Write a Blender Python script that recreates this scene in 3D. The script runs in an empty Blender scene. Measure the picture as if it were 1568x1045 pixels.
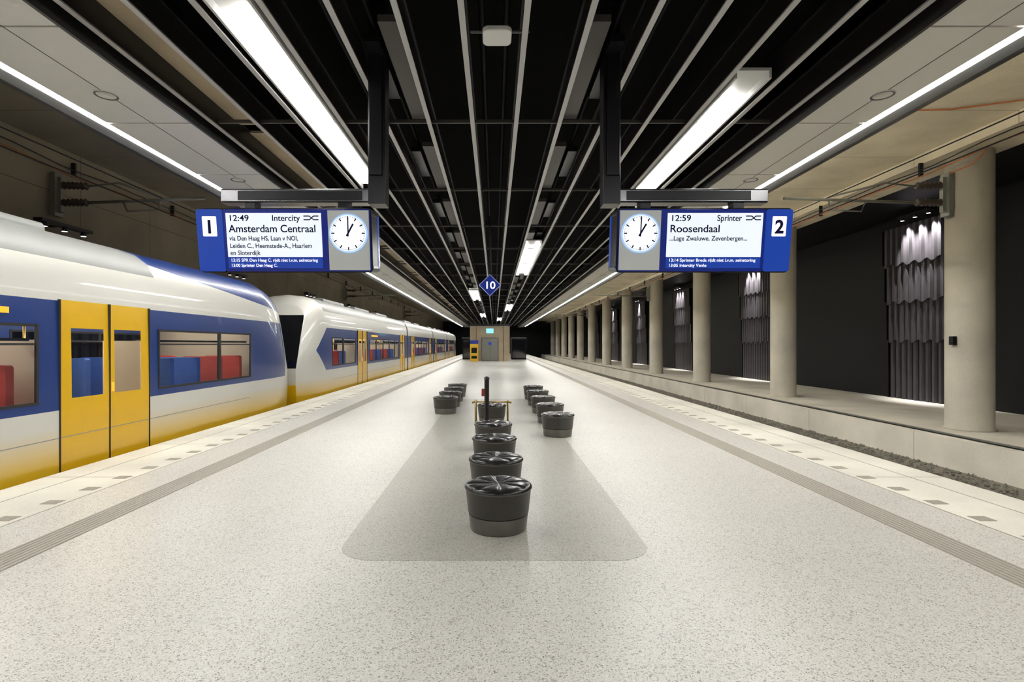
import bpy, math, random
from mathutils import Vector, Matrix
random.seed(7)
scene = bpy.context.scene
COL = scene.collection
PI = math.pi
try:
    scene.view_settings.view_transform = 'Standard'
    scene.view_settings.look = 'None'
except Exception as ex:
    print(ex)

# ---------------------------------------------------------------- materials
def new_mat(name):
    m = bpy.data.materials.new(name); m.use_nodes = True
    nt = m.node_tree; b = nt.nodes['Principled BSDF']
    return m, nt, b

def pmat(name, col, rough=0.5, metal=0.0, noise=0.0, nscale=8.0, spec=0.5, emis=None, estr=0.0, bump=0.0, coat=0.0, bscale=None):
    m, nt, b = new_mat(name)
    b.inputs['Roughness'].default_value = rough
    b.inputs['Metallic'].default_value = metal
    b.inputs['Specular IOR Level'].default_value = spec
    b.inputs['Coat Weight'].default_value = coat
    tc = nt.nodes.new('ShaderNodeTexCoord')
    nz = nt.nodes.new('ShaderNodeTexNoise'); nz.inputs['Scale'].default_value = nscale
    nz.inputs['Detail'].default_value = 6
    nt.links.new(tc.outputs['Object'], nz.inputs['Vector'])
    mx = nt.nodes.new('ShaderNodeMix'); mx.data_type = 'RGBA'
    mx.inputs['A'].default_value = tuple(max(0, x*(1-noise)) for x in col)+(1,)
    mx.inputs['B'].default_value = tuple(min(1, x*(1+noise)) for x in col)+(1,)
    nt.links.new(nz.outputs['Fac'], mx.inputs['Factor'])
    nt.links.new(mx.outputs['Result'], b.inputs['Base Color'])
    if bump:
        bp = nt.nodes.new('ShaderNodeBump'); bp.inputs['Strength'].default_value = bump
        n2 = nt.nodes.new('ShaderNodeTexNoise'); n2.inputs['Scale'].default_value = bscale or nscale*6
        nt.links.new(tc.outputs['Object'], n2.inputs['Vector'])
        nt.links.new(n2.outputs['Fac'], bp.inputs['Height'])
        nt.links.new(bp.outputs['Normal'], b.inputs['Normal'])
    if emis:
        b.inputs['Emission Color'].default_value = (*emis, 1)
        b.inputs['Emission Strength'].default_value = estr
    return m

def terrazzo(name, base, dark, rough=0.33):
    m, nt, b = new_mat(name)
    L = nt.links.new
    tc = nt.nodes.new('ShaderNodeTexCoord')
    def vor(scale):
        v = nt.nodes.new('ShaderNodeTexVoronoi'); v.inputs['Scale'].default_value = scale
        L(tc.outputs['Object'], v.inputs['Vector']); return v
    v1 = vor(150); v2 = vor(75)
    s1 = nt.nodes.new('ShaderNodeSeparateColor'); L(v1.outputs['Color'], s1.inputs['Color'])
    r1 = nt.nodes.new('ShaderNodeValToRGB'); e = r1.color_ramp
    e.interpolation = 'CONSTANT'
    e.elements[0].position = 0; e.elements[0].color = (*dark, 1)
    e.elements[1].position = 0.07; e.elements[1].color = tuple(x*0.84 for x in base)+(1,)
    a = e.elements.new(0.3); a.color = (*base, 1)
    a = e.elements.new(0.85); a.color = tuple(min(1, x*1.14) for x in base)+(1,)
    L(s1.outputs['Red'], r1.inputs['Fac'])
    s2 = nt.nodes.new('ShaderNodeSeparateColor'); L(v2.outputs['Color'], s2.inputs['Color'])
    r2 = nt.nodes.new('ShaderNodeValToRGB'); e = r2.color_ramp; e.interpolation = 'CONSTANT'
    e.elements[0].position = 0; e.elements[0].color = (0.60, 0.58, 0.55, 1)
    e.elements[1].position = 0.06; e.elements[1].color = (1, 1, 1, 1)
    L(s2.outputs['Green'], r2.inputs['Fac'])
    mx = nt.nodes.new('ShaderNodeMix'); mx.data_type = 'RGBA'; mx.blend_type = 'MULTIPLY'
    mx.inputs['Factor'].default_value = 0.75
    L(r1.outputs['Color'], mx.inputs['A']); L(r2.outputs['Color'], mx.inputs['B'])
    nz = nt.nodes.new('ShaderNodeTexNoise'); nz.inputs['Scale'].default_value = 0.6; nz.inputs['Detail'].default_value = 4
    L(tc.outputs['Object'], nz.inputs['Vector'])
    mp = nt.nodes.new('ShaderNodeMapRange'); mp.inputs['To Min'].default_value = 0.9; mp.inputs['To Max'].default_value = 1.08
    L(nz.outputs['Fac'], mp.inputs['Value'])
    hs = nt.nodes.new('ShaderNodeHueSaturation'); L(mp.outputs['Result'], hs.inputs['Value'])
    L(mx.outputs['Result'], hs.inputs['Color'])
    L(hs.outputs['Color'], b.inputs['Base Color'])
    b.inputs['Roughness'].default_value = rough
    b.inputs['Specular IOR Level'].default_value = 0.5
    return m

def concrete(name, col, joint=None, rough=0.7):
    m, nt, b = new_mat(name); L = nt.links.new
    tc = nt.nodes.new('ShaderNodeTexCoord')
    n1 = nt.nodes.new('ShaderNodeTexNoise'); n1.inputs['Scale'].default_value = 0.7; n1.inputs['Detail'].default_value = 8
    n2 = nt.nodes.new('ShaderNodeTexNoise'); n2.inputs['Scale'].default_value = 25; n2.inputs['Detail'].default_value = 4
    L(tc.outputs['Object'], n1.inputs['Vector']); L(tc.outputs['Object'], n2.inputs['Vector'])
    ad = nt.nodes.new('ShaderNodeMath'); ad.operation = 'MULTIPLY_ADD'
    L(n2.outputs['Fac'], ad.inputs[0]); ad.inputs[1].default_value = 0.25; L(n1.outputs['Fac'], ad.inputs[2])
    r = nt.nodes.new('ShaderNodeValToRGB')
    r.color_ramp.elements[0].position = 0.35; r.color_ramp.elements[0].color = tuple(x*0.76 for x in col)+(1,)
    r.color_ramp.elements[1].position = 0.85; r.color_ramp.elements[1].color = tuple(min(1, x*1.14) for x in col)+(1,)
    L(ad.outputs[0], r.inputs['Fac'])
    out = r.outputs['Color']
    if joint:
        sx = nt.nodes.new('ShaderNodeSeparateXYZ'); L(tc.outputs['Object'], sx.inputs[0])
        for ax, sp in joint:
            md = nt.nodes.new('ShaderNodeMath'); md.operation = 'FLOORED_MODULO'
            L(sx.outputs[ax], md.inputs[0]); md.inputs[1].default_value = sp
            lt = nt.nodes.new('ShaderNodeMath'); lt.operation = 'LESS_THAN'; L(md.outputs[0], lt.inputs[0]); lt.inputs[1].default_value = 0.018
            mx = nt.nodes.new('ShaderNodeMix'); mx.data_type = 'RGBA'
            L(lt.outputs[0], mx.inputs['Factor']); L(out, mx.inputs['A'])
            mx.inputs['B'].default_value = tuple(x*0.4 for x in col)+(1,)
            out = mx.outputs['Result']
    L(out, b.inputs['Base Color']); b.inputs['Roughness'].default_value = rough
    bp = nt.nodes.new('ShaderNodeBump'); bp.inputs['Strength'].default_value = 0.12
    L(n2.outputs['Fac'], bp.inputs['Height']); L(bp.outputs['Normal'], b.inputs['Normal'])
    return m

def glass(name, tint=(0.72, 0.78, 0.84), op=0.2):
    m, nt, b = new_mat(name); L = nt.links.new
    out = nt.nodes['Material Output']
    b.inputs['Base Color'].default_value = (0.02, 0.025, 0.04, 1); b.inputs['Roughness'].default_value = 0.05
    tr = nt.nodes.new('ShaderNodeBsdfTransparent'); tr.inputs['Color'].default_value = (*tint, 1)
    mx = nt.nodes.new('ShaderNodeMixShader'); mx.inputs[0].default_value = op
    L(tr.outputs[0], mx.inputs[1]); L(b.outputs[0], mx.inputs[2]); L(mx.outputs[0], out.inputs['Surface'])
    return m

M = {}
M['terr'] = terrazzo('terrazzo_light', (0.70, 0.685, 0.635), (0.27, 0.26, 0.23))
M['terrd'] = terrazzo('terrazzo_dark', (0.50, 0.485, 0.435), (0.21, 0.20, 0.18))
M['edge'] = concrete('platform_edge_concrete', (0.80, 0.78, 0.69), joint=[('Y', 2.4)], rough=0.5)
M['tact'] = pmat('tactile_grey', (0.41, 0.385, 0.33), 0.6, noise=0.15, nscale=20)
M['tactd'] = pmat('tactile_dark', (0.34, 0.31, 0.26), 0.6, noise=0.4, nscale=60)
M['conc'] = concrete('concrete_column', (0.50, 0.47, 0.39))
M['concwall'] = concrete('concrete_wall', (0.26, 0.22, 0.155), joint=[('Y', 2.6), ('Z', 1.35)])
M['concceil'] = concrete('concrete_soffit', (0.70, 0.62, 0.46), joint=[('Y', 2.6)])
M['ledge'] = concrete('concrete_ledge', (0.72, 0.68, 0.58), joint=[('Y', 3.9)])
M['black'] = pmat('black_ceiling', (0.004, 0.004, 0.004), 0.9, spec=0.1)
M['dark'] = pmat('dark_panel', (0.006, 0.006, 0.0065), 0.5, noise=0.2, spec=0.2)
M['rib'] = pmat('ribbed_dark_panel', (0.050, 0.046, 0.050), 0.45, noise=0.3, nscale=3, spec=0.3)
M['slat'] = pmat('slat_web', (0.017, 0.016, 0.015), 0.35, metal=0.2, noise=0.2)
M['flange'] = pmat('slat_flange', (0.46, 0.46, 0.46), 0.4, metal=0.3, noise=0.05)
M['tray'] = pmat('perforated_tray', (0.06, 0.055, 0.05), 0.5, noise=0.3, nscale=60)
M['panel'] = pmat('ceiling_panel_white', (0.62, 0.605, 0.56), 0.3, noise=0.04, spec=0.5)
M['panelj'] = pmat('panel_joint', (0.08, 0.08, 0.08), 0.6)
M['tan'] = concrete('tan_strip', (0.42, 0.34, 0.23))
M['fascia'] = pmat('fascia_grey', (0.065, 0.065, 0.063), 0.35, metal=0.3)
M['light'] = pmat('tube_light', (1, 1, 1), 0.5, emis=(1.0, 0.98, 0.935), estr=64)
M['fill'] = pmat('soffit_fill', (1, 1, 1), 0.5, emis=(1.0, 0.94, 0.80), estr=40)  # added fill glow to brighten the right concrete soffit
M['filld'] = pmat('soffit_fill_dim', (1, 1, 1), 0.5, emis=(1.0, 0.93, 0.78), estr=9)  # weaker added fill for the left soffit and wall
M['lum'] = pmat('luminaire_diffuser', (1, 1, 1), 0.5, emis=(1.0, 0.985, 0.955), estr=27)
M['house'] = pmat('luminaire_housing', (0.5, 0.5, 0.48), 0.4)
M['steel'] = pmat('brushed_steel', (0.18, 0.18, 0.19), 0.22, metal=0.9, noise=0.1, nscale=4)
M['dsteel'] = pmat('dark_steel', (0.017, 0.017, 0.02), 0.3, metal=0.5)
M['galv'] = pmat('galvanised', (0.24, 0.24, 0.21), 0.5, metal=0.5, noise=0.2)
M['insul'] = pmat('insulator_brown', (0.07, 0.055, 0.045), 0.3)
M['orange'] = pmat('orange_cable', (0.45, 0.12, 0.02), 0.5)
M['ballast'] = pmat('ballast', (0.17, 0.16, 0.13), 0.95, noise=0.8, nscale=14, bump=1.0, bscale=20)
M['rail'] = pmat('rail_steel', (0.22, 0.17, 0.13), 0.4, metal=0.7)
M['blue'] = pmat('sign_blue', (0.01, 0.04, 0.25), 0.25, emis=(0.012, 0.06, 0.45), estr=0.5)
M['bluef'] = pmat('sign_blue_frame', (0.008, 0.02, 0.18), 0.25, emis=(0.01, 0.03, 0.35), estr=0.2)
M['scr'] = pmat('screen_white', (0.3, 0.32, 0.35), 0.3, emis=(0.88, 0.94, 1.0), estr=0.85)
M['clk'] = pmat('clock_surround', (0.48, 0.50, 0.48), 0.35, emis=(0.8, 0.85, 0.82), estr=0.12)
M['clkf'] = pmat('clock_face', (0.3, 0.3, 0.3), 0.3, emis=(0.95, 0.97, 1.0), estr=1.0)
M['clkr'] = pmat('clock_ring_glow', (0.2, 0.3, 0.6), 0.3, emis=(0.35, 0.55, 1.0), estr=0.9)
M['txtb'] = pmat('text_blue', (0.006, 0.008, 0.06), 0.6, spec=0.1)
M['txtw'] = pmat('text_white', (0.7, 0.7, 0.7), 0.5, emis=(1, 1, 1), estr=0.8)
M['blk'] = pmat('black_plastic', (0.012, 0.012, 0.013), 0.25, noise=0.1)
M['pad'] = pmat('seat_pad_gloss', (0.015, 0.015, 0.014), 0.24, spec=0.5)
M['mesh'] = pmat('seat_body_dark', (0.045, 0.042, 0.037), 0.38, noise=0.5, nscale=120, bump=0.3, bscale=160)
M['band'] = pmat('seat_base_band', (0.14, 0.135, 0.12), 0.3, metal=0.5, noise=0.25)
M['brass'] = pmat('brass_rail', (0.40, 0.27, 0.08), 0.3, metal=0.8)
M['yel'] = pmat('door_yellow', (0.76, 0.45, 0.008), 0.28, coat=0.3)
M['roof'] = pmat('train_roof_grey', (0.27, 0.28, 0.27), 0.45)
M['tglass'] = glass('train_glass')
M['bglass'] = pmat('windscreen_black', (0.006, 0.007, 0.01), 0.06, coat=0.5)
M['rubber'] = pmat('rubber', (0.015, 0.015, 0.015), 0.7)
M['inwall'] = pmat('train_interior', (0.50, 0.42, 0.32), 0.5)
M['seatr'] = pmat('train_seat_red', (0.50, 0.07, 0.05), 0.7, noise=0.2)
M['seatb'] = pmat('train_seat_blue', (0.05, 0.12, 0.40), 0.7, noise=0.2)
M['inlight'] = pmat('train_light', (1, 1, 1), 0.5, emis=(1, 0.92, 0.78), estr=20)
M['led'] = pmat('orange_led', (0.3, 0.1, 0), 0.4, emis=(1, 0.35, 0.02), estr=1.6)
M['tyel'] = pmat('machine_yellow', (0.7, 0.43, 0.02), 0.4)
M['white'] = pmat('white_plastic', (0.70, 0.70, 0.68), 0.4)
M['red'] = pmat('red_plastic', (0.35, 0.04, 0.04), 0.4)
M['cyan'] = pmat('exit_sign_glow', (0.2, 0.5, 0.6), 0.4, emis=(0.25, 0.7, 0.85), estr=1)
M['walllum'] = pmat('wall_light_lens', (1, 1, 1), 0.4, emis=(1, 0.97, 1), estr=8)

def train_paint(name, s0, k, swoosh):
    m, nt, b = new_mat(name); L = nt.links.new
    tc = nt.nodes.new('ShaderNodeTexCoord'); sx = nt.nodes.new('ShaderNodeSeparateXYZ'); L(tc.outputs['Object'], sx.inputs[0])
    def mth(op, a, c=None):
        n = nt.nodes.new('ShaderNodeMath'); n.operation = op
        for i, x in enumerate((a, c)):
            if x is None: continue
            if isinstance(x, (int, float)): n.inputs[i].default_value = x
            else: L(x, n.inputs[i])
        return n.outputs[0]
    s, z = sx.outputs['Y'], sx.outputs['Z']
    band = mth('MULTIPLY', mth('GREATER_THAN', z, 0.86), mth('LESS_THAN', z, 2.48))
    dz = mth('ABSOLUTE', mth('SUBTRACT', z, 1.62))
    wed = mth('GREATER_THAN', mth('SUBTRACT', s, mth('MULTIPLY', dz, k)), s0)
    blue = mth('MULTIPLY', band, wed)
    if swoosh:
        sw = mth('GREATER_THAN', mth('SUBTRACT', z, mth('MULTIPLY', s, 0.09)), 2.72)
        blue = mth('MAXIMUM', blue, sw)
    mr = nt.nodes.new('ShaderNodeMapRange'); L(z, mr.inputs['Value'])
    mr.inputs['From Min'].default_value = 0.05; mr.inputs['From Max'].default_value = 0.62
    mr.inputs['To Min'].default_value = 1; mr.inputs['To Max'].default_value = 0
    m1 = nt.nodes.new('ShaderNodeMix'); m1.data_type = 'RGBA'
    L(mr.outputs['Result'], m1.inputs['Factor'])
    m1.inputs['A'].default_value = (0.68, 0.67, 0.62, 1); m1.inputs['B'].default_value = (0.76, 0.48, 0.02, 1)
    m2 = nt.nodes.new('ShaderNodeMix'); m2.data_type = 'RGBA'; L(blue, m2.inputs['Factor'])
    L(m1.outputs['Result'], m2.inputs['A']); m2.inputs['B'].default_value = (0.009, 0.038, 0.19, 1)
    L(m2.outputs['Result'], b.inputs['Base Color'])
    b.inputs['Roughness'].default_value = 0.3; b.inputs['Coat Weight'].default_value = 0.3
    return m
M['paintA'] = train_paint('train_livery_a', 0.35, 0.35, True)
M['paintB'] = train_paint('train_livery_b', 1.35, 1.25, False)

# ---------------------------------------------------------------- mesh builder
class MB:
    def __init__(s): s.v = []; s.f = []; s.m = []; s.mats = []; s.sm = []
    def mi(s, k):
        if k not in s.mats: s.mats.append(k)
        return s.mats.index(k)
    def face(s, idx, k, sm=False): s.f.append(tuple(idx)); s.m.append(s.mi(k)); s.sm.append(sm)
    def box(s, x0, x1, y0, y1, z0, z1, k):
        if x0 > x1: x0, x1 = x1, x0
        b = len(s.v)
        s.v += [(x0,y0,z0),(x1,y0,z0),(x1,y1,z0),(x0,y1,z0),(x0,y0,z1),(x1,y0,z1),(x1,y1,z1),(x0,y1,z1)]
        for q in ((0,3,2,1),(4,5,6,7),(0,1,5,4),(1,2,6,5),(2,3,7,6),(3,0,4,7)): s.face([b+i for i in q], k)
    def rbox(s, x0, x1, y0, y1, z0, z1, k, r=0.03, axis='y', n=4):
        if x0 > x1: x0, x1 = x1, x0
        if axis == 'y': a0,a1,b0,b1,c0,c1 = x0,x1,z0,z1,y0,y1
        elif axis == 'z': a0,a1,b0,b1,c0,c1 = x0,x1,y0,y1,z0,z1
        else: a0,a1,b0,b1,c0,c1 = y0,y1,z0,z1,x0,x1
        pts = []
        for cx, cy, st in ((a1-r,b1-r,0),(a0+r,b1-r,90),(a0+r,b0+r,180),(a1-r,b0+r,270)):
            for i in range(n+1):
                t = math.radians(st+90*i/n); pts.append((cx+r*math.cos(t), cy+r*math.sin(t)))
        s.prism(pts, c0, c1, axis, k)
    def prism(s, pts, c0, c1, axis, k, sm=False):
        def P(a, b, c):
            return (a,c,b) if axis == 'y' else ((a,b,c) if axis == 'z' else (c,a,b))
        n = len(pts); b = len(s.v)
        s.v += [P(p[0],p[1],c0) for p in pts]+[P(p[0],p[1],c1) for p in pts]
        for i in range(n):
            j = (i+1) % n; s.face([b+i,b+j,b+n+j,b+n+i], k, sm)
        s.face([b+i for i in range(n)][::-1], k); s.face([b+n+i for i in range(n)], k)
    def lathe(s, prof, c, keys, seg=40, fz=None):
        b = len(s.v); n = len(prof)
        for r, z in prof:
            for j in range(seg):
                t = 2*PI*j/seg
                dz = fz(r, t) if fz else 0
                s.v.append((c[0]+r*math.cos(t), c[1]+r*math.sin(t), c[2]+z+dz))
        for i in range(n-1):
            k = keys[i] if isinstance(keys, list) else keys
            for j in range(seg):
                jj = (j+1) % seg
                s.face([b+i*seg+j, b+i*seg+jj, b+(i+1)*seg+jj, b+(i+1)*seg+j], k, True)
    def tube(s, pts, r, k, seg=8):
        pts = [Vector(p) for p in pts]; rings = []
        for i, p in enumerate(pts):
            d = (pts[min(i+1,len(pts)-1)]-pts[max(i-1,0)]).normalized()
            up = Vector((0,0,1)) if abs(d.z) < 0.9 else Vector((1,0,0))
            a = d.cross(up).normalized(); c = d.cross(a)
            rr = r[i] if isinstance(r, (list,tuple)) else r
            b = len(s.v)
            for j in range(seg):
                t = 2*PI*j/seg; q = p+a*math.cos(t)*rr+c*math.sin(t)*rr; s.v.append(tuple(q))
            rings.append(b)
        for i in range(len(rings)-1):
            for j in range(seg):
                jj = (j+1) % seg; s.face([rings[i]+j, rings[i]+jj, rings[i+1]+jj, rings[i+1]+j], k, True)
        s.face([rings[0]+j for j in range(seg)][::-1], k); s.face([rings[-1]+j for j in range(seg)], k)
    def obj(s, name, parent=None, loc=(0,0,0), bevel=0):
        me = bpy.data.meshes.new(name); me.from_pydata(s.v, [], s.f)
        for k in s.mats: me.materials.append(M[k])
        me.polygons.foreach_set('material_index', s.m); me.polygons.foreach_set('use_smooth', s.sm)
        me.update()
        o = bpy.data.objects.new(name, me); COL.objects.link(o); o.location = loc
        if parent: o.parent = parent
        if bevel:
            bv = o.modifiers.new('bevel', 'BEVEL'); bv.width = bevel; bv.segments = 2; bv.limit_method = 'ANGLE'
        return o

def empty(name, loc=(0,0,0), rot=(0,0,0), parent=None):
    e = bpy.data.objects.new(name, None); COL.objects.link(e); e.location = loc; e.rotation_euler = rot
    e.empty_display_size = 0.2
    if parent: e.parent = parent
    return e

def text(body, x, z, y, w, h, k, parent, align='LEFT', name='lettering', bold=0.014):
    cu = bpy.data.curves.new(name, 'FONT'); cu.body = body; cu.size = h; cu.align_x = align
    cu.offset = h*bold
    cu.extrude = 0.0005; cu.materials.append(M[k])
    o = bpy.data.objects.new(name, cu); COL.objects.link(o)
    bpy.context.view_layer.update()
    if w: o.scale = (w/max(o.dimensions.x, 1e-4), 1, 1)
    o.parent = parent; o.location = (x, y, z); o.rotation_euler = (PI/2, 0, 0)
    return o

Y0, Y1 = -9.0, 105.0
# ---------------------------------------------------------------- floor / platform
b = MB()
b.box(-4.95, 4.95, Y0, Y1, -1.2, 0, 'terr')
for sg in (-1, 1):
    b.box(sg*4.95, sg*6.2, Y0, Y1, -0.28, 0, 'edge')
    b.box(sg*4.95, sg*6.0, Y0, Y1, -1.2, -0.28, 'ledge')
b.obj('floor')
b = MB(); r = 0.35; pts = []
for cx, cy, st in ((1.38-r, 17.5-r, 0), (-1.38+r, 17.5-r, 90), (-1.38+r, 4.42+r, 180), (1.38-r, 4.42+r, 270)):
    for i in range(9):
        t = math.radians(st+90*i/8); pts.append((cx+r*math.cos(t), cy+r*math.sin(t)))
b.prism(pts, 0.0, 0.003, 'z', 'terrd'); b.obj('floor_inlay')
b = MB()
for sg in (-1, 1):
    xc = 4.14*sg
    b.box(xc-0.17, xc+0.17, Y0, 80, 0, 0.003, 'tact')
    for i in range(7):
        x = xc-0.15+0.05*i; b.box(x-0.012, x+0.012, Y0, 80, 0.003, 0.008, 'tact')
b.obj('tactile_guide_strip')
b = MB()
for sg in (-1, 1):
    y = -2.0
    while y < 75:
        b.box(sg*5.03, sg*5.21, y, y+0.15, 0, 0.004, 'tactd'); y += 0.57
    b.box(sg*4.94, sg*4.955, Y0, 100, 0, 0.003, 'tact')
    b.box(sg*5.72, sg*5.73, Y0, 100, 0, 0.003, 'tactd')
b.obj('tactile_warning_blocks')

# ---------------------------------------------------------------- track beds
def track(sg):
    b = MB()
    b.box(sg*6.0, sg*9.4, Y0, Y1, -1.2, -0.9, 'ballast')
    for x in (7.03, 8.47):
        b.box(sg*(x-0.07), sg*(x+0.07), Y0, Y1, -0.9, -0.88, 'rail')
        b.box(sg*(x-0.012), sg*(x+0.012), Y0, Y1, -0.88, -0.8, 'rail')
        b.box(sg*(x-0.036), sg*(x+0.036), Y0, Y1, -0.8, -0.765, 'rail')
    y = Y0+0.3
    while y < 60:
        b.box(sg*6.5, sg*8.6, y, y+0.22, -0.92, -0.885, 'conc'); y += 0.6
    b.obj('rail_track')
track(1); track(-1)
b = MB()
b.prism([(8.62, -0.9), (9.4, -0.9), (9.4, -0.74), (8.74, -0.76)], Y0, Y1, 'y', 'ballast')
for i in range(2600):
    y = 3+45*random.random()**1.6; x = random.uniform(8.68, 9.36); q = random.uniform(0.025, 0.05)
    c = (x, y, -0.75+q*0.4); bb = len(b.v)
    b.v += [(c[0]+q*random.uniform(.6,1),c[1],c[2]),(c[0],c[1]+q,c[2]),(c[0]-q,c[1],c[2]),(c[0],c[1]-q*random.uniform(.6,1),c[2]),(c[0],c[1],c[2]+q),(c[0],c[1],c[2]-q*.4)]
    for f in ((0,1,4),(1,2,4),(2,3,4),(3,0,4),(1,0,5),(2,1,5),(3,2,5),(0,3,5)): b.face([bb+i2 for i2 in f], 'ballast')
b.obj('ballast_shoulder')

# ---------------------------------------------------------------- right ledge, wall, columns
b = MB()
b.box(9.4, 14.9, Y0, Y1, -1.2, -0.13, 'ledge')
b.box(9.4, 9.58, Y0, Y1, -0.13, -0.10, 'ledge')
b.box(9.60, 9.80, Y0, Y1, -0.13, -0.115, 'dark')
b.box(9.80, 9.86, Y0, Y1, -0.13, -0.09, 'galv')
b.obj('trim_ledge')
b = MB()
b.box(14.78, 15.2, Y0, Y1, -0.13, 6.5, 'dark')
rows = [(4.75, 6.05, 14.48), (3.4, 4.8, 14.56), (2.0, 3.45, 14.63), (-0.13, 2.05, 14.70)]
for ky in range(7):
    ys = 15.9+11.5*(ky-1)
    for ri, (z0, z1, xr) in enumerate(rows):
        base = len(b.v); y = ys; pts = []
        while y < ys+3.5:
            pts += [(xr, y), (xr, y+0.10), (xr+0.08, y+0.14), (xr+0.08, y+0.22)]; y += 0.26
        for i, (x, yy) in enumerate(pts):
            jag = 0.10*((i//4) % 2)
            b.v.append((x, yy, z0-(jag if ri < 3 else 0))); b.v.append((x, yy, z1))
        for i in range(len(pts)-1):
            b.face([base+2*i, base+2*i+2, base+2*i+3, base+2*i+1], 'rib')
        b.box(xr, 14.80, ys-0.05, ys, z0, z1, 'dark'); b.box(xr, 14.80, ys+3.6, ys+3.66, z0, z1, 'dark')
b.obj('wall_right')
for i in range(12):
    b = MB(); y = 12.1+7.8*i
    b.lathe([(0.0,0),(0.47,0),(0.47,0.03),(0.44,0.06),(0.44,6.38),(0.0,6.38)], (0,0,0), 'conc', 48)
    if i == 0: b.box(-0.52, -0.43, -0.16, -0.05, 1.95, 2.15, 'dark')
    b.obj('column', loc=(11.0, y, -0.13))
b = MB()
b.box(10.45, 11.6, Y0, Y1, 6.25, 6.8, 'concceil'); b.obj('trim_beam')
b = MB()
b.box(6.3, 10.45, Y0, Y1, 6.5, 6.9, 'concceil')
b.box(11.6, 15.2, Y0, Y1, 6.5, 6.9, 'dark')
b.box(-10.6, -6.3, Y0, Y1, 6.5, 6.9, 'concwall')
b.box(-6.3, 6.3, Y0, Y1, 6.6, 6.9, 'black')
b.obj('ceiling')
b = MB()
b.box(-10.6, -10.3, Y0, Y1, 3.9, 6.5, 'concwall')
b.box(-10.6, -10.3, Y0, Y1, -1.2, 3.9, 'dark')
yy = -6
while yy < 70:
    b.box(-10.3, -10.22, yy, yy+0.12, -1.2, 3.95, 'rib'); yy += 0.34
b.box(-10.6, -9.4, Y0, Y1, -1.2, -0.9, 'ballast')
b.obj('wall_left')
b = MB(); b.box(-10.6, 15.2, Y1, Y1+0.3, -1.2, 6.9, 'dark'); b.obj('wall_far')
b = MB(); b.box(-10.6, 15.2, Y0-0.3, Y0, -1.2, 6.9, 'dark'); b.obj('wall_rear')

def wall_light(x, y, z, sg, en, n=3, size=1.05, tilt=0.28):
    b = MB()
    b.box(-0.10, 0.10, -0.72, 0.72, -0.01, 0.06, 'dsteel')
    for j in range(3):
        yc = -0.55+0.55*j
        b.lathe([(0.05,-0.01),(0.065,-0.10),(0.055,-0.10),(0.0,-0.085)], (0,yc,0), ['dsteel','dsteel','walllum'], 16)
    b.box(sg*0.08, sg*(0.22 if sg > 0 else 0.35), -0.03, 0.03, 0.0, 0.04, 'dsteel')
    o = b.obj('wall_light', loc=(x, y, z))
    for j in range(n):
        yc = (-0.55+0.55*j) if n == 3 else 0
        la = bpy.data.lights.new('wall_wash', 'SPOT'); la.energy = en/n; la.color = (1, 0.97, 0.97); la.spot_size = size; la.spot_blend = 0.9; la.shadow_soft_size = 0.04
        lo = bpy.data.objects.new('wall_wash', la); COL.objects.link(lo); lo.parent = o; lo.location = (0, yc, -0.13); lo.rotation_euler = (0, -sg*tilt, 0)
for i in range(5): wall_light(14.25, 17.7+11.5*i, 6.25, 1, 3600, 3 if i < 3 else 1, 1.0, 0.32)
for i in range(5): wall_light(-9.95, 12.1+8.1*i, 4.55, -1, 300, 3 if i < 1 else 1)

# ---------------------------------------------------------------- ceiling slats + service trays
ZS = 5.30
b = MB()
xs = [0.34+0.675*i for i in range(7)]
for x in xs:
    for sg in (-1, 1):
        w = 0.033
        b.box(sg*x-0.012, sg*x+0.012, Y0+.1, 100, ZS, ZS+0.34, 'slat')
        b.box(sg*x-w, sg*x+w, Y0+.1, 100, ZS-0.02, ZS, 'flange')
        b.box(sg*x-w, sg*x+w, Y0+.1, 100, ZS+0.34, ZS+0.36, 'slat')
y = 1.0
while y < 95:
    b.box(-4.4, 4.4, y-0.02, y+0.02, ZS+0.05, ZS+0.10, 'tray'); y += 3.65
for sg in (-1, 1):
    y = Y0+.2
    while y < 90:
        b.box(sg*1.06, sg*1.30, y, y+2.5, ZS+0.12, ZS+0.2, 'tray')
        b.box(sg*1.42, sg*1.60, y+0.6, y+2.1, ZS+0.25, ZS+0.35, 'dsteel'); y += 3.65
    for x in (0.15, 1.5, 2.0): b.tube([(sg*x, Y0+.1, ZS+0.5), (sg*x, 90, ZS+0.5)], 0.04, 'dark', 6)
b.obj('ceiling_slats')
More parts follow.
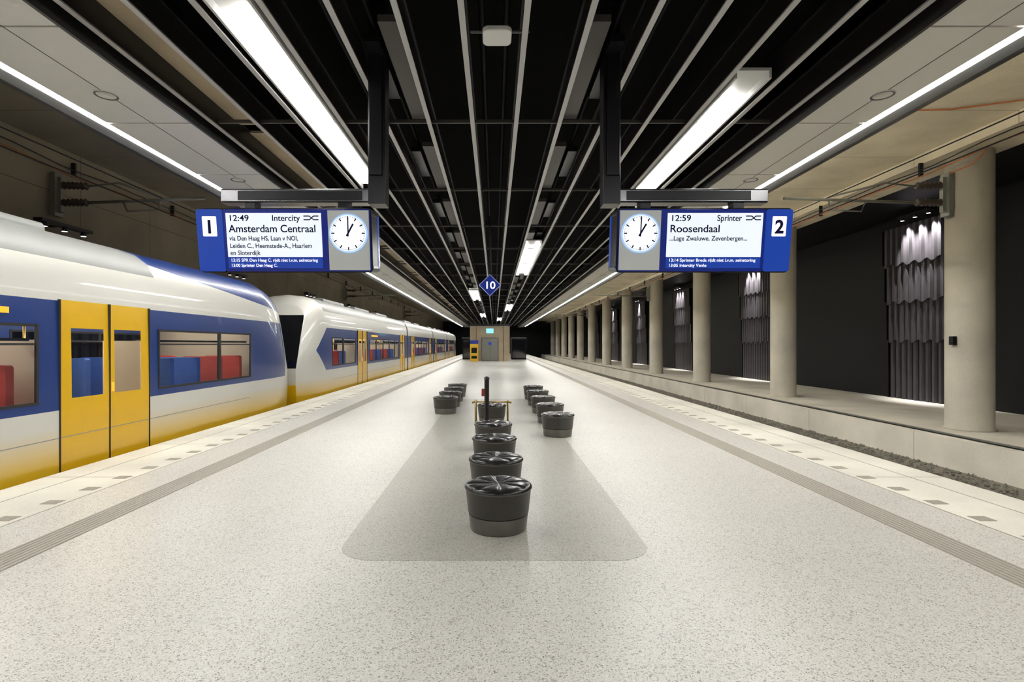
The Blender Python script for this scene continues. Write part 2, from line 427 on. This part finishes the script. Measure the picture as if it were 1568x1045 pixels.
# ---------------------------------------------------------------- white ceiling panels & edge lights
for sg in (-1, 1):
    b = MB()
    xi, xo = 4.55, (5.85 if sg < 0 else 5.60)
    y = Y0+.1
    while y < 100:
        b.box(sg*xi, sg*xo, y+0.01, y+2.38, 5.18, 5.28, 'panel'); y += 2.4
    b.box(sg*xi, sg*xo, Y0+.1, 100, 5.285, 5.30, 'panelj')
    b.box(sg*(xi-0.04), sg*xi, Y0+.1, 100, 5.15, 5.55, 'slat')
    b.box(sg*(xi+0.62), sg*(xi+0.63), Y0+.1, 100, 5.176, 5.18, 'panelj')
    y = Y0+1.6
    while y < 90:
        b.lathe([(0.0, -0.005), (0.115, -0.008), (0.12, -0.014), (0.14, -0.014), (0.145, 0.0)], (sg*5.2, y, 5.18), ['panel','panelj','panelj','panel'], 28); y += 3.6
    b.obj('ceiling_panel')
    b = MB(); xo += 0.13
    prof = [(xo, 5.18)]
    for i in range(8):
        t = math.radians(-90+90*i/7); prof.append((xo+0.12+0.4*math.cos(t), 5.52+0.4*math.sin(t)))
    prof += [(xo+0.52, 6.1), (xo+0.42, 6.1), (xo, 5.30)]
    b.prism([(sg*p[0], p[1]) for p in prof], Y0+.1, 100, 'y', 'fascia')
    b.box(sg*(xo+0.0), sg*(xo+0.42), Y0+.1, 100, 6.1, 6.58, 'fascia')
    b.obj('trim_canopy_edge')
    b = MB(); y = Y0+0.5; xl = xo-0.065
    while y < 96:
        b.box(sg*(xl-0.045), sg*(xl+0.045), y, y+2.95, 5.18, 5.225, 'light'); y += 3.0
    b.box(sg*(xl-0.06), sg*(xl+0.06), Y0+.1, 98.5, 5.225, 5.25, 'house')
    b.obj('linear_light')
    b = MB(); xc = xo+0.52+0.06; y = Y0+1  # added uplights, unseen behind the fascia, to brighten the concrete over the tracks
    while y < 80:
        b.box(sg*(xc-0.03), sg*(xc+0.03), y, y+2.9, 6.0, 6.05, 'fill' if sg > 0 else 'filld'); y += 3.2
    b.box(sg*(xc-0.06), sg*(xc+0.05), Y0+.5, 82, 5.95, 5.99, 'dsteel')
    b.obj('added_soffit_fill')
b = MB(); y = Y0+.1
while y < 80:
    b.box(-4.43, -4.12, y, y+3.3, 5.62, 5.66, 'tan'); y += 3.65
b.obj('trim_ceiling')

# ---------------------------------------------------------------- ceiling luminaires
def luminaire(x, y0, y1, two=False, w=0.30):
    b = MB(); hw = 0.30 if two else 0.24
    b.box(x-hw, x+hw, y0-0.8, y1+0.4, ZS+0.10, ZS+0.14, 'house')
    for q in (-hw, hw-0.03): b.box(x+q, x+q+0.03, y0-0.8, y1+0.4, ZS+0.0, ZS+0.10, 'house')
    if two:
        for q in (-0.2, 0.2): b.rbox(x+q-0.06, x+q+0.06, y0, y1, ZS-0.01, ZS+0.10, 'lum', 0.03, 'y')
    else: b.rbox(x-w/2, x+w/2, y0, y1, ZS-0.01, ZS+0.10, 'lum', 0.04, 'y')
    b.obj('ceiling_light')
luminaire(-2.70, 5.7, 11.2)
luminaire(3.37, 7.6, 12.9)
luminaire(1.35, 18.7, 26.0, True)
luminaire(-1.35, 34.0, 41.0, True)
luminaire(1.35, 47.0, 54.0, True)
luminaire(-1.35, 60.0, 66.0, True)
luminaire(0.68, 70.0, 76.0, True, 0.2)
luminaire(-2.70, -6.0, 0.0); luminaire(3.37, -6.0, 0.0)

b = MB(); b.rbox(-0.16, 0.16, -0.155, 0.155, -0.06, 0.0, 'white', 0.07, 'z', 6)
b.box(-0.3, 0.36, -0.02, 0.02, 0.0, 0.03, 'tray')
b.obj('wireless_access_point', loc=(0.03, 5.8, ZS-0.01), bevel=0.015)

# ---------------------------------------------------------------- departure boards
def board(sg):
    root = empty('departure_board', (sg*2.57, 6.5, 3.12))
    e = empty('display', (0, 0, 0), (math.radians(8), 0, 0), root)
    def X(v): return sg*v
    W = 1.07
    b = MB()
    b.rbox(X(-W), X(W), -0.08, 0.34, -0.39, 0.39, 'dsteel', 0.05, 'y')
    b.rbox(X(-W+0.02), X(0.735), -0.10, -0.08, -0.375, 0.375, 'bluef', 0.03, 'y')
    b.rbox(X(0.745), X(W-0.005), -0.10, -0.08, -0.375, 0.375, 'blue', 0.03, 'y')
    b.box(X(-W-0.004), X(-W), 0.22, 0.30, -0.32, 0.32, 'blue')
    b.box(X(-W-0.004), X(-W), -0.06, 0.20, -0.34, -0.31, 'steel')
    b.box(X(-W-0.004), X(-W), -0.06, 0.20, 0.31, 0.34, 'steel')
    b.obj('housing', e, bevel=0.006)
    b = MB()
    if sg < 0: s0, s1 = -0.70, 0.46
    else: s0, s1 = -0.46, 0.70
    b.box(s0, s1, -0.108, -0.10, -0.20, 0.33, 'scr')
    b.box(s0, s1, -0.106, -0.10, -0.335, -0.205, 'blue'); b.obj('screen', e)
    c0, c1 = X(-W+0.03), X(-0.54)
    b = MB(); b.box(c0, c1, -0.108, -0.10, -0.36, 0.36, 'clk'); b.obj('clock_panel', e)
    cx = (c0+c1)/2; cz = 0.085
    b = MB()
    def disc(r, y0, y1, k):
        pts = [(cx+r*math.cos(2*PI*i/48), cz+r*math.sin(2*PI*i/48)) for i in range(48)]; b.prism(pts, y0, y1, 'y', k)
    disc(0.234, -0.125, -0.108, 'clkr'); disc(0.215, -0.132, -0.125, 'clkf')
    for i in range(60):
        t = 2*PI*i/60; major = i % 5 == 0
        r0, r1, w = (0.165, 0.205, 0.007) if major else (0.192, 0.205, 0.0025)
        d = (math.sin(t), math.cos(t)); p = (d[1], -d[0])
        q = [(cx+d[0]*r+p[0]*w*s, cz+d[1]*r+p[1]*w*s) for r, s in ((r0,-1),(r1,-1),(r1,1),(r0,1))]
        b.prism(q, -0.134, -0.132, 'y', 'txtb')
    for ang, ln, w in ((30, 0.13, 0.010), (1, 0.19, 0.007)):
        t = math.radians(ang); d = (math.sin(t), math.cos(t)); p = (d[1], -d[0])
        q = [(cx+d[0]*r+p[0]*w*s, cz+d[1]*r+p[1]*w*s) for r, s in ((-0.04,-1),(ln,-1),(ln,1),(-0.04,1))]
        b.prism(q, -0.137, -0.134, 'y', 'txtb')
    b.obj('clock', e)
    yt = -0.110
    m = 0.03
    if sg < 0:
        text('12:49', s0+m, 0.235, yt, 0.23, 0.10, 'txtb', e)
        text('Intercity', s0+0.56, 0.235, yt, 0.34, 0.10, 'txtb', e)
        text('Amsterdam Centraal', s0+m, 0.10, yt, 1.06, 0.125, 'txtb', e)
        text('via Den Haag HS, Laan v NOI,', s0+m, 0.0, yt, 0.84, 0.078, 'txtb', e)
        text('Leiden C., Heemstede-A., Haarlem', s0+m, -0.09, yt, 1.0, 0.078, 'txtb', e)
        text('en Sloterdijk', s0+m, -0.175, yt, 0.37, 0.078, 'txtb', e)
        text('13:15 SPR Den Haag C. rijdt niet i.v.m. seinstoring', s0+m, -0.255, yt, 1.06, 0.052, 'txtw', e)
        text('13:00 Sprinter Den Haag C.', s0+m, -0.318, yt, 0.56, 0.052, 'txtw', e)
    else:
        text('12:59', s0+m, 0.235, yt, 0.23, 0.10, 'txtb', e)
        text('Sprinter', s0+0.60, 0.235, yt, 0.30, 0.10, 'txtb', e)
        text('Roosendaal', s0+m, 0.10, yt, 0.60, 0.125, 'txtb', e)
        text('...Lage Zwaluwe, Zevenbergen...', s0+m, 0.0, yt, 0.95, 0.078, 'txtb', e)
        text('13:14 Sprinter Breda rijdt niet i.v.m. seinstoring', s0+m, -0.255, yt, 1.06, 0.052, 'txtw', e)
        text('13:05 Intercity Venlo', s0+m, -0.318, yt, 0.46, 0.052, 'txtw', e)
    b = MB(); ax = s0+1.04; az = 0.27
    for q in (0.022, -0.022):
        b.tube([(ax-0.09, yt, az+q), (ax-0.02, yt, az+q), (ax+0.03, yt, az-q), (ax+0.09, yt, az-q)], 0.007, 'txtb', 6)
    b.obj('pictogram', e)
    nx = X(0.905)
    b = MB(); b.rbox(nx-0.085, nx+0.085, -0.106, -0.10, 0.05, 0.29, 'txtw', 0.01, 'y'); b.obj('number_tile', e)
    text('1' if sg < 0 else '2', nx, 0.09, yt, None, 0.22, 'txtb', e, 'CENTER', bold=0.03)
    f = MB()
    f.rbox(sg*1.42, sg*3.52, 6.72, 6.92, 3.66, 3.84, 'steel', 0.02, 'x')
    f.box(sg*1.40, sg*1.62, 6.70, 6.94, 3.64, 6.6, 'dsteel')
    f.box(sg*1.44, sg*1.60, 6.66, 6.70, 4.0, 6.2, 'dsteel')
    f.box(sg*1.7, sg*3.30, 6.712, 6.72, 3.69, 3.81, 'dsteel')
    for x in (1.95, 3.15):
        f.box(sg*x-0.07, sg*x+0.07, 6.74, 6.9, 3.46, 3.68, 'dsteel')
    f.obj('hanging_frame', root, loc=(-sg*2.57, -6.5, -3.12), bevel=0.008)
board(-1); board(1)

e = empty('platform_section_sign', (-0.12, 14.0, 3.42))
b = MB(); s = 0.30
def dia(s, y0, y1, k): b.prism([(0,-s),(s,0),(0,s),(-s,0)], y0, y1, 'y', k)
dia(s, -0.04, 0.04, 'blue'); dia(s*0.97, -0.045, -0.04, 'white'); dia(s*0.92, -0.05, -0.045, 'bluef')
b.box(-0.02, 0.02, -0.02, 0.02, 0.27, 1.86, 'dsteel'); b.obj('panel', e)
text('10', 0.0, -0.095, -0.052, 0.24, 0.27, 'txtw', e, 'CENTER')

# ---------------------------------------------------------------- drum seats
def seat(x, y, rot=0.0, name='drum_seat'):
    b = MB()
    b.lathe([(0.0,0.0),(0.275,0.0),(0.28,0.012),(0.297,0.155),(0.297,0.165),(0.302,0.17),(0.326,0.395),(0.332,0.40),(0.338,0.41),(0.338,0.42),(0.33,0.428)], (0,0,0),
            ['band','band','band','dark','mesh','mesh','band','band','pad','pad'], 56)
    def fz(r, t):
        a = abs(math.cos(4*t+1.2*r))
        return -0.008*(a**8)*min(1, r/0.15)*(1 if r < 0.31 else 0.2)
    b.lathe([(0.33,0.428),(0.325,0.437),(0.305,0.447),(0.27,0.453),(0.22,0.455),(0.17,0.453),(0.12,0.450),(0.07,0.447),(0.03,0.445),(0.0,0.445)], (0,0,0), 'pad', 160, fz)
    o = b.obj(name, loc=(x, y, 0.003)); o.rotation_euler = (0, 0, rot); return o
for x, y in [(0.04,5.22),(0.02,6.45),(0.0,7.85),(-0.02,9.25),(-0.06,12.1)]: seat(x, y, random.random())
for i in range(4): seat(-1.30, 13.9+1.5*i, random.random())
for i in range(5): seat(1.27 if i == 0 else 1.30, 10.5+1.75*i, random.random())

b = MB()
b.rbox(-0.05, 0.05, -0.09, 0.09, 0.0, 1.10, 'blk', 0.03, 'z')
b.box(-0.09, 0.09, -0.12, 0.12, 0.0, 0.02, 'dsteel')
b.rbox(-0.11, -0.05, -0.04, 0.04, 0.74, 0.90, 'red', 0.02, 'y')
b.lathe([(0.0,0.06),(0.05,0.04),(0.06,0.0)], (0,0,1.10), 'blk', 16)
b.obj('help_post', loc=(-0.16, 11.0, 0.003), bevel=0.008)
b = MB()
for sg in (-1, 1):
    b.tube([(sg*0.37, -0.25, 0.0), (sg*0.37, -0.25, 0.46), (sg*0.37, -0.1, 0.52), (sg*0.37, 0.2, 0.52), (sg*0.37, 0.35, 0.46), (sg*0.37, 0.38, 0)], 0.016, 'brass', 8)
    b.tube([(sg*0.37, -0.1, 0.52), (sg*0.45, -0.1, 0.49)], 0.025, 'brass', 8)
b.tube([(-0.37, 0.35, 0.46), (0.37, 0.35, 0.46)], 0.016, 'brass', 8)
b.obj('seat_armrest', loc=(-0.06, 12.1, 0.003))

# ---------------------------------------------------------------- overhead line
def arm(b, sg, y, xw):
    b.box(sg*(xw-0.12), sg*(xw-0.01), y-0.12, y+0.12, 4.80, 5.80, 'galv')
    b.box(sg*(xw-0.2), sg*(xw-0.12), y-0.05, y+0.05, 4.9, 5.7, 'galv')
    def ins(x0, z0, x1, z1):
        n = 13; pts = []; rr = []
        for i in range(n):
            t = i/(n-1); pts.append((sg*(x0+(x1-x0)*t), y, z0+(z1-z0)*t)); rr.append(0.09 if i % 2 else 0.045)
        b.tube(pts, rr, 'insul', 14)
    ins(xw-0.2, 5.12, xw-0.80, 5.12); ins(xw-0.2, 5.52, xw-0.80, 5.50)
    b.tube([(sg*(xw-0.80), y, 5.12), (sg*6.7, y, 5.22)], 0.035, 'galv')
    b.tube([(sg*(xw-0.80), y, 5.50), (sg*(xw-1.5), y, 5.58), (sg*7.75, y, 5.25)], 0.022, 'galv')
    b.tube([(sg*7.75, y, 5.2), (sg*7.75, y, 5.0)], 0.02, 'galv')
    b.tube([(sg*8.6, y, 5.15), (sg*8.5, y, 4.92), (sg*7.75, y, 4.95)], 0.02, 'galv')
for sg in (-1, 1):
    b = MB()
    for i in range(3): arm(b, sg, 12.1+23.4*i, 10.55 if sg > 0 else 10.2)
    b.tube([(sg*7.75, Y0+.2, 4.95), (sg*7.75, Y1-.5, 4.95)], 0.012, 'dsteel', 6)
    b.tube([(sg*7.75, Y0+.2, 5.25), (sg*7.75, Y1-.5, 5.25)], 0.012, 'dsteel', 6)
    b.obj('overhead_line')
    b = MB(); xx = 10.36 if sg > 0 else 10.22
    for dz, kk in ((5.95, 'orange'), (6.1, 'dsteel')):
        pts = []
        for i in range(120):
            y = i*0.65; pts.append((sg*xx, y, dz+0.05*math.sin(y*1.61)*math.cos(y*0.3)))
        b.tube(pts, 0.014, kk, 6)
    if sg > 0:
        b.tube([(xx, 9.6, 5.95), (xx, 9.75, 6.2), (10.2, 9.8, 6.46), (9.0, 10.3, 6.47), (7.2, 10.4, 6.47)], 0.014, 'orange', 6)
        b.tube([(xx, 11.0, 5.95), (xx, 11.3, 5.75), (xx, 11.9, 5.72)], 0.014, 'orange', 6)
    y = 1.0
    while y < 70:
        b.box(sg*(xx-0.02), sg*(xx+0.07), y, y+0.05, 5.92, 6.25, 'dsteel'); y += 3.9
    b.obj('wall_cable')

# ---------------------------------------------------------------- trains
def train(name, loc, rz, paint, doors, windows, joints, length, rake):
    e = empty(name, loc, (0, 0, rz))
    prof = [(1.34,-0.72),(1.41,-0.5),(1.425,-0.1),(1.425,0.45),(1.425,0.85),(1.425,1.02),(1.42,1.55),(1.41,2.08),(1.40,2.5),(1.39,2.85),(1.35,3.10),(1.22,3.35),(0.97,3.54),(0.6,3.66),(0.0,3.72)]
    L = 2.2
    st = [0, 0.08, 0.22, 0.45, 0.75, 1.1, 1.5, 1.9, L]
    cuts = set([length])
    for a, c in doors:
        m = (a+c)/2
        cuts |= {a, a+0.22, m-0.12, m, m+0.12, c-0.22, c}
    for a, c in windows: cuts |= {a, c}
    for j in joints: cuts |= {j-0.25, j+0.25}
    if paint == 'paintA': cuts |= {6.95}
    st += sorted(c for c in cuts if c > L)
    def ring(s):
        t = max(0.0, 1-s/L); w = 1-0.20*t**2.6
        out = []
        for dx, z in prof:
            rk = max(0, z-1.0)*rake + max(0, 0.1-z)*0.25
            zz = z-((z-2.4)*0.30*t**1.5 if z > 2.4 else 0)
            out.append((dx*w*(1-0.10*t*max(0, (z-1)/2.5)), s+rk*t, zz))
        return out
    b = MB(); n = len(prof); idx = []
    for s in st:
        r = ring(s); ids = []
        pts = r + [(-p[0], p[1], p[2]) for p in r[-2::-1]]
        for p in pts: b.v.append(p); ids.append(len(b.v)-1)
        idx.append(ids)
    g = MB()
    N = 2*n-1
    def inr(m, lst): return any(a <= m <= c for a, c in lst)
    for i in range(len(st)-1):
        ms = (st[i]+st[i+1])/2
        for j in range(N-1):
            jj = j if j < n-1 else N-2-j
            q = [idx[i][j], idx[i+1][j], idx[i+1][j+1], idx[i][j+1]]
            k = paint
            win = jj in (5, 6)
            if any(abs(ms-jn) < 0.26 for jn in joints): k = 'rubber'
            elif ms > L and inr(ms, doors) and 2 <= jj <= 7:
                k = 'yel'
                for a, c in doors:
                    if a <= ms <= c:
                        m = (a+c)/2
                        if win and (a+0.22 < ms < m-0.12 or m+0.12 < ms < c-0.22): k = None
            elif ms > L and win and inr(ms, windows): k = None
            elif jj >= 10: k = 'roof' if (ms > 6.95 or paint == 'paintB') and ms > L else paint
            if k is None:
                bb = len(g.v)
                for x in q:
                    p = b.v[x]; g.v.append((p[0]*0.985, p[1], p[2]))
                g.face([bb, bb+1, bb+2, bb+3], 'tglass')
            else: b.face(q, k, True)
    for j in range(n-1):
        a, c = idx[0][j], idx[0][j+1]; c2, a2 = idx[0][N-2-j], idx[0][N-1-j]
        k = 'bglass' if 1.0 <= prof[j][1] < 3.0 else ('yel' if prof[j][1] < 0.45 else paint)
        b.face([a, c, c2, a2] if c != c2 else [a, c, a2], k)
    b.face(idx[-1][::-1], 'dark')
    b.obj('body_shell', e); g.obj('window_glass', e)
    d = MB()
    for sx in (-1, 1):
        X0, X1 = sx*1.40, sx*1.432
        for a, c in windows:
            d.box(X0, X1, a-0.04, a, 0.98, 2.12, 'rubber'); d.box(X0, X1, c, c+0.04, 0.98, 2.12, 'rubber')
            d.box(X0, X1, a, c, 0.98, 1.02, 'rubber'); d.box(X0, X1-sx*0.008, a, c, 2.08, 2.12, 'rubber')
            y = a+1.5
            while y < c-0.6: d.box(sx*1.38, sx*1.43, y-0.04, y+0.04, 1.02, 2.08, 'rubber'); y += 1.75
            d.box(X0, X1-sx*0.008, a, c, 1.82, 1.85, 'rubber')
        for a, c in doors:
            m = (a+c)/2
            for yv in (a, m, c): d.box(X0, sx*1.435, yv-0.012, yv+0.012, -0.1, 2.5, 'rubber')
            d.box(X0, sx*1.46, a, c, -0.16, -0.10, 'steel')
            d.box(sx*1.41, sx*1.436, m-0.09, m-0.05, 1.05, 1.2, 'led')
        for a, c in windows[1:2]: d.box(sx*1.39, sx*1.42, a+0.4, a+1.8, 2.25, 2.33, 'led')
        d.box(X0, sx*1.428, 3.2, length, 0.444, 0.456, 'roof')
    for sx in (-1, 1):
        d.tube([(sx*0.62, -0.03, 0.62), (sx*0.62, 0.08, 0.62)], 0.10, 'white', 16)
    d.rbox(-0.3, 0.3, -0.28, 0.1, -0.55, -0.3, 'dark', 0.05, 'y')
    d.box(-1.2, 1.2, 1.0, length, -0.70, -0.62, 'dark')
    nb = [2.6+k2 for k2 in range(0, int(length)-4, 16)]
    for y in nb + [j for j in joints]:
        for yy in (y-1.2, y+1.2) if y > 2.6 else (y, y+2.4):
            for sx in (-1, 1): d.tube([(sx*0.66, yy, -0.42), (sx*0.78, yy, -0.42)], 0.34, 'rail', 20)
    y = 8.5 if paint == 'paintA' else 4.5
    while y < length-4:
        if not any(abs(y+1.5-j) < 2.2 for j in joints): d.rbox(-0.6, 0.6, y, y+3.0, 3.5, 3.80, 'roof', 0.1, 'y')
        y += 5.0
    d.obj('fittings', e)
    q = MB()
    q.box(-1.36, 1.36, 2.7, length-0.1, -0.12, -0.06, 'inwall')
    q.box(-1.30, 1.30, 2.7, length-0.1, 2.46, 2.50, 'inwall')
    for sx in (-1, 1): q.box(sx*0.45, sx*0.60, 3.0, length-0.5, 2.42, 2.458, 'inlight')
    q.box(-1.3, 1.3, 2.65, 2.72, -0.06, 2.46, 'inwall')
    for a, c in windows:
        y = a+0.25; kk = 0
        for sx in (-1, 1):
            q.box(sx*0.95, sx*1.33, a, c, 1.88, 1.92, 'steel')
        while y < c-0.3:
            for sx in (-1, 1):
                mt = 'seatr' if (kk//2) % 2 == 0 else 'seatb'
                q.rbox(sx*0.40, sx*1.30, y-0.05, y+0.07, 0.35, 1.55, mt, 0.05, 'y')
                dd = 0.45 if kk % 2 == 0 else -0.45
                q.box(sx*0.40, sx*1.30, min(y, y+dd), max(y, y+dd), 0.30, 0.42, mt)
            y += 0.95; kk += 1
    for a, c in doors:
        for sx in (-1, 1):
            q.box(sx*0.5, sx*1.30, a-0.12, a-0.08, -0.06, 1.9, 'inwall'); q.box(sx*0.5, sx*1.30, c+0.08, c+0.12, -0.06, 1.9, 'inwall')
        q.tube([(0, (a+c)/2, -0.06), (0, (a+c)/2, 2.46)], 0.02, 'brass')
    q.obj('interior', e)
    return e
XT = -7.83
train('commuter_train', (XT, 16.9, 0), PI, 'paintA', [(7.2, 9.2), (18.0, 20.0)], [(3.2, 6.9), (9.6, 17.5)], [22.5], 25.0, 0.22)
dr = [(6.9, 8.7), (17.9, 19.7)]; wn = [(3.1, 6.5), (9.3, 17.4)]; jn = [21.0]
for c in range(3):
    o = 21.0+16.2*c
    dr += [(o+1.6, o+3.4), (o+12.6, o+14.4)]; wn += [(o+4.0, o+12.1)]; jn.append(o+16.2)
train('commuter_train', (XT, 17.6, 0), 0, 'paintB', dr, wn, jn[:-1], 69.4, 0.55)

# ---------------------------------------------------------------- far end
e = empty('lift_shaft', (-0.5, 58, 0))
b = MB()
b.box(-2.2, 2.2, 0, 5, 0, 3.9, 'tan')
b.box(-2.25, 2.25, -0.05, 5.05, 3.9, 4.1, 'dsteel')
b.box(-0.95, 0.95, -0.06, 0.0, 0.0, 2.6, 'steel')
b.box(-0.85, -0.01, -0.09, -0.06, 0.05, 2.5, 'galv'); b.box(0.01, 0.85, -0.09, -0.06, 0.05, 2.5, 'galv')
for x in (-1.5, 1.5): b.box(x-0.02, x+0.02, -0.02, 0, 0, 3.9, 'dsteel')
b.box(-0.4, 0.4, -0.2, -0.06, 3.1, 3.6, 'cyan'); b.rbox(-0.18, 0.18, -0.12, -0.09, 1.8, 2.1, 'blue', 0.04, 'y')
b.obj('shaft', e)
b = MB(); b.rbox(-0.45, 0.45, -0.35, 0.35, 0, 1.9, 'tyel', 0.05, 'y'); b.box(-0.3, 0.3, -0.37, -0.35, 0.9, 1.5, 'dark'); b.box(-0.3, 0.3, -0.37, -0.35, 0.3, 0.6, 'dark')
b.box(-0.45, 0.45, -0.2, 0.2, 1.9, 2.3, 'bluef')
b.obj('ticket_machine', loc=(-2.2, 57.2, 0), bevel=0.02)
for x in (-3.0, 3.0):
    b = MB(); b.box(-0.9, 0.9, 0, 4, 0, 2.6, 'dark'); b.box(-0.8, 0.8, -0.03, 0, 0.2, 2.4, 'bglass'); b.box(-0.95, 0.95, -0.05, 4.05, 2.6, 2.7, 'steel')
    b.obj('waiting_shelter', loc=(x, 64, 0), bevel=0.01)

# ---------------------------------------------------------------- world & camera
w = bpy.data.worlds.new('world'); scene.world = w; w.use_nodes = True
w.node_tree.nodes['Background'].inputs['Color'].default_value = (0.9, 0.93, 1, 1)
w.node_tree.nodes['Background'].inputs['Strength'].default_value = 0.02

cam = bpy.data.cameras.new('camera'); co = bpy.data.objects.new('camera', cam); COL.objects.link(co)
co.location = (0, 0, 1.83); co.rotation_euler = (PI/2, 0, 0)
cam.sensor_width = 36; cam.lens = 36*800/1568; cam.shift_x = 27/1568; cam.shift_y = 5.5/1568
cam.clip_start = 0.05; cam.clip_end = 300
scene.camera = co
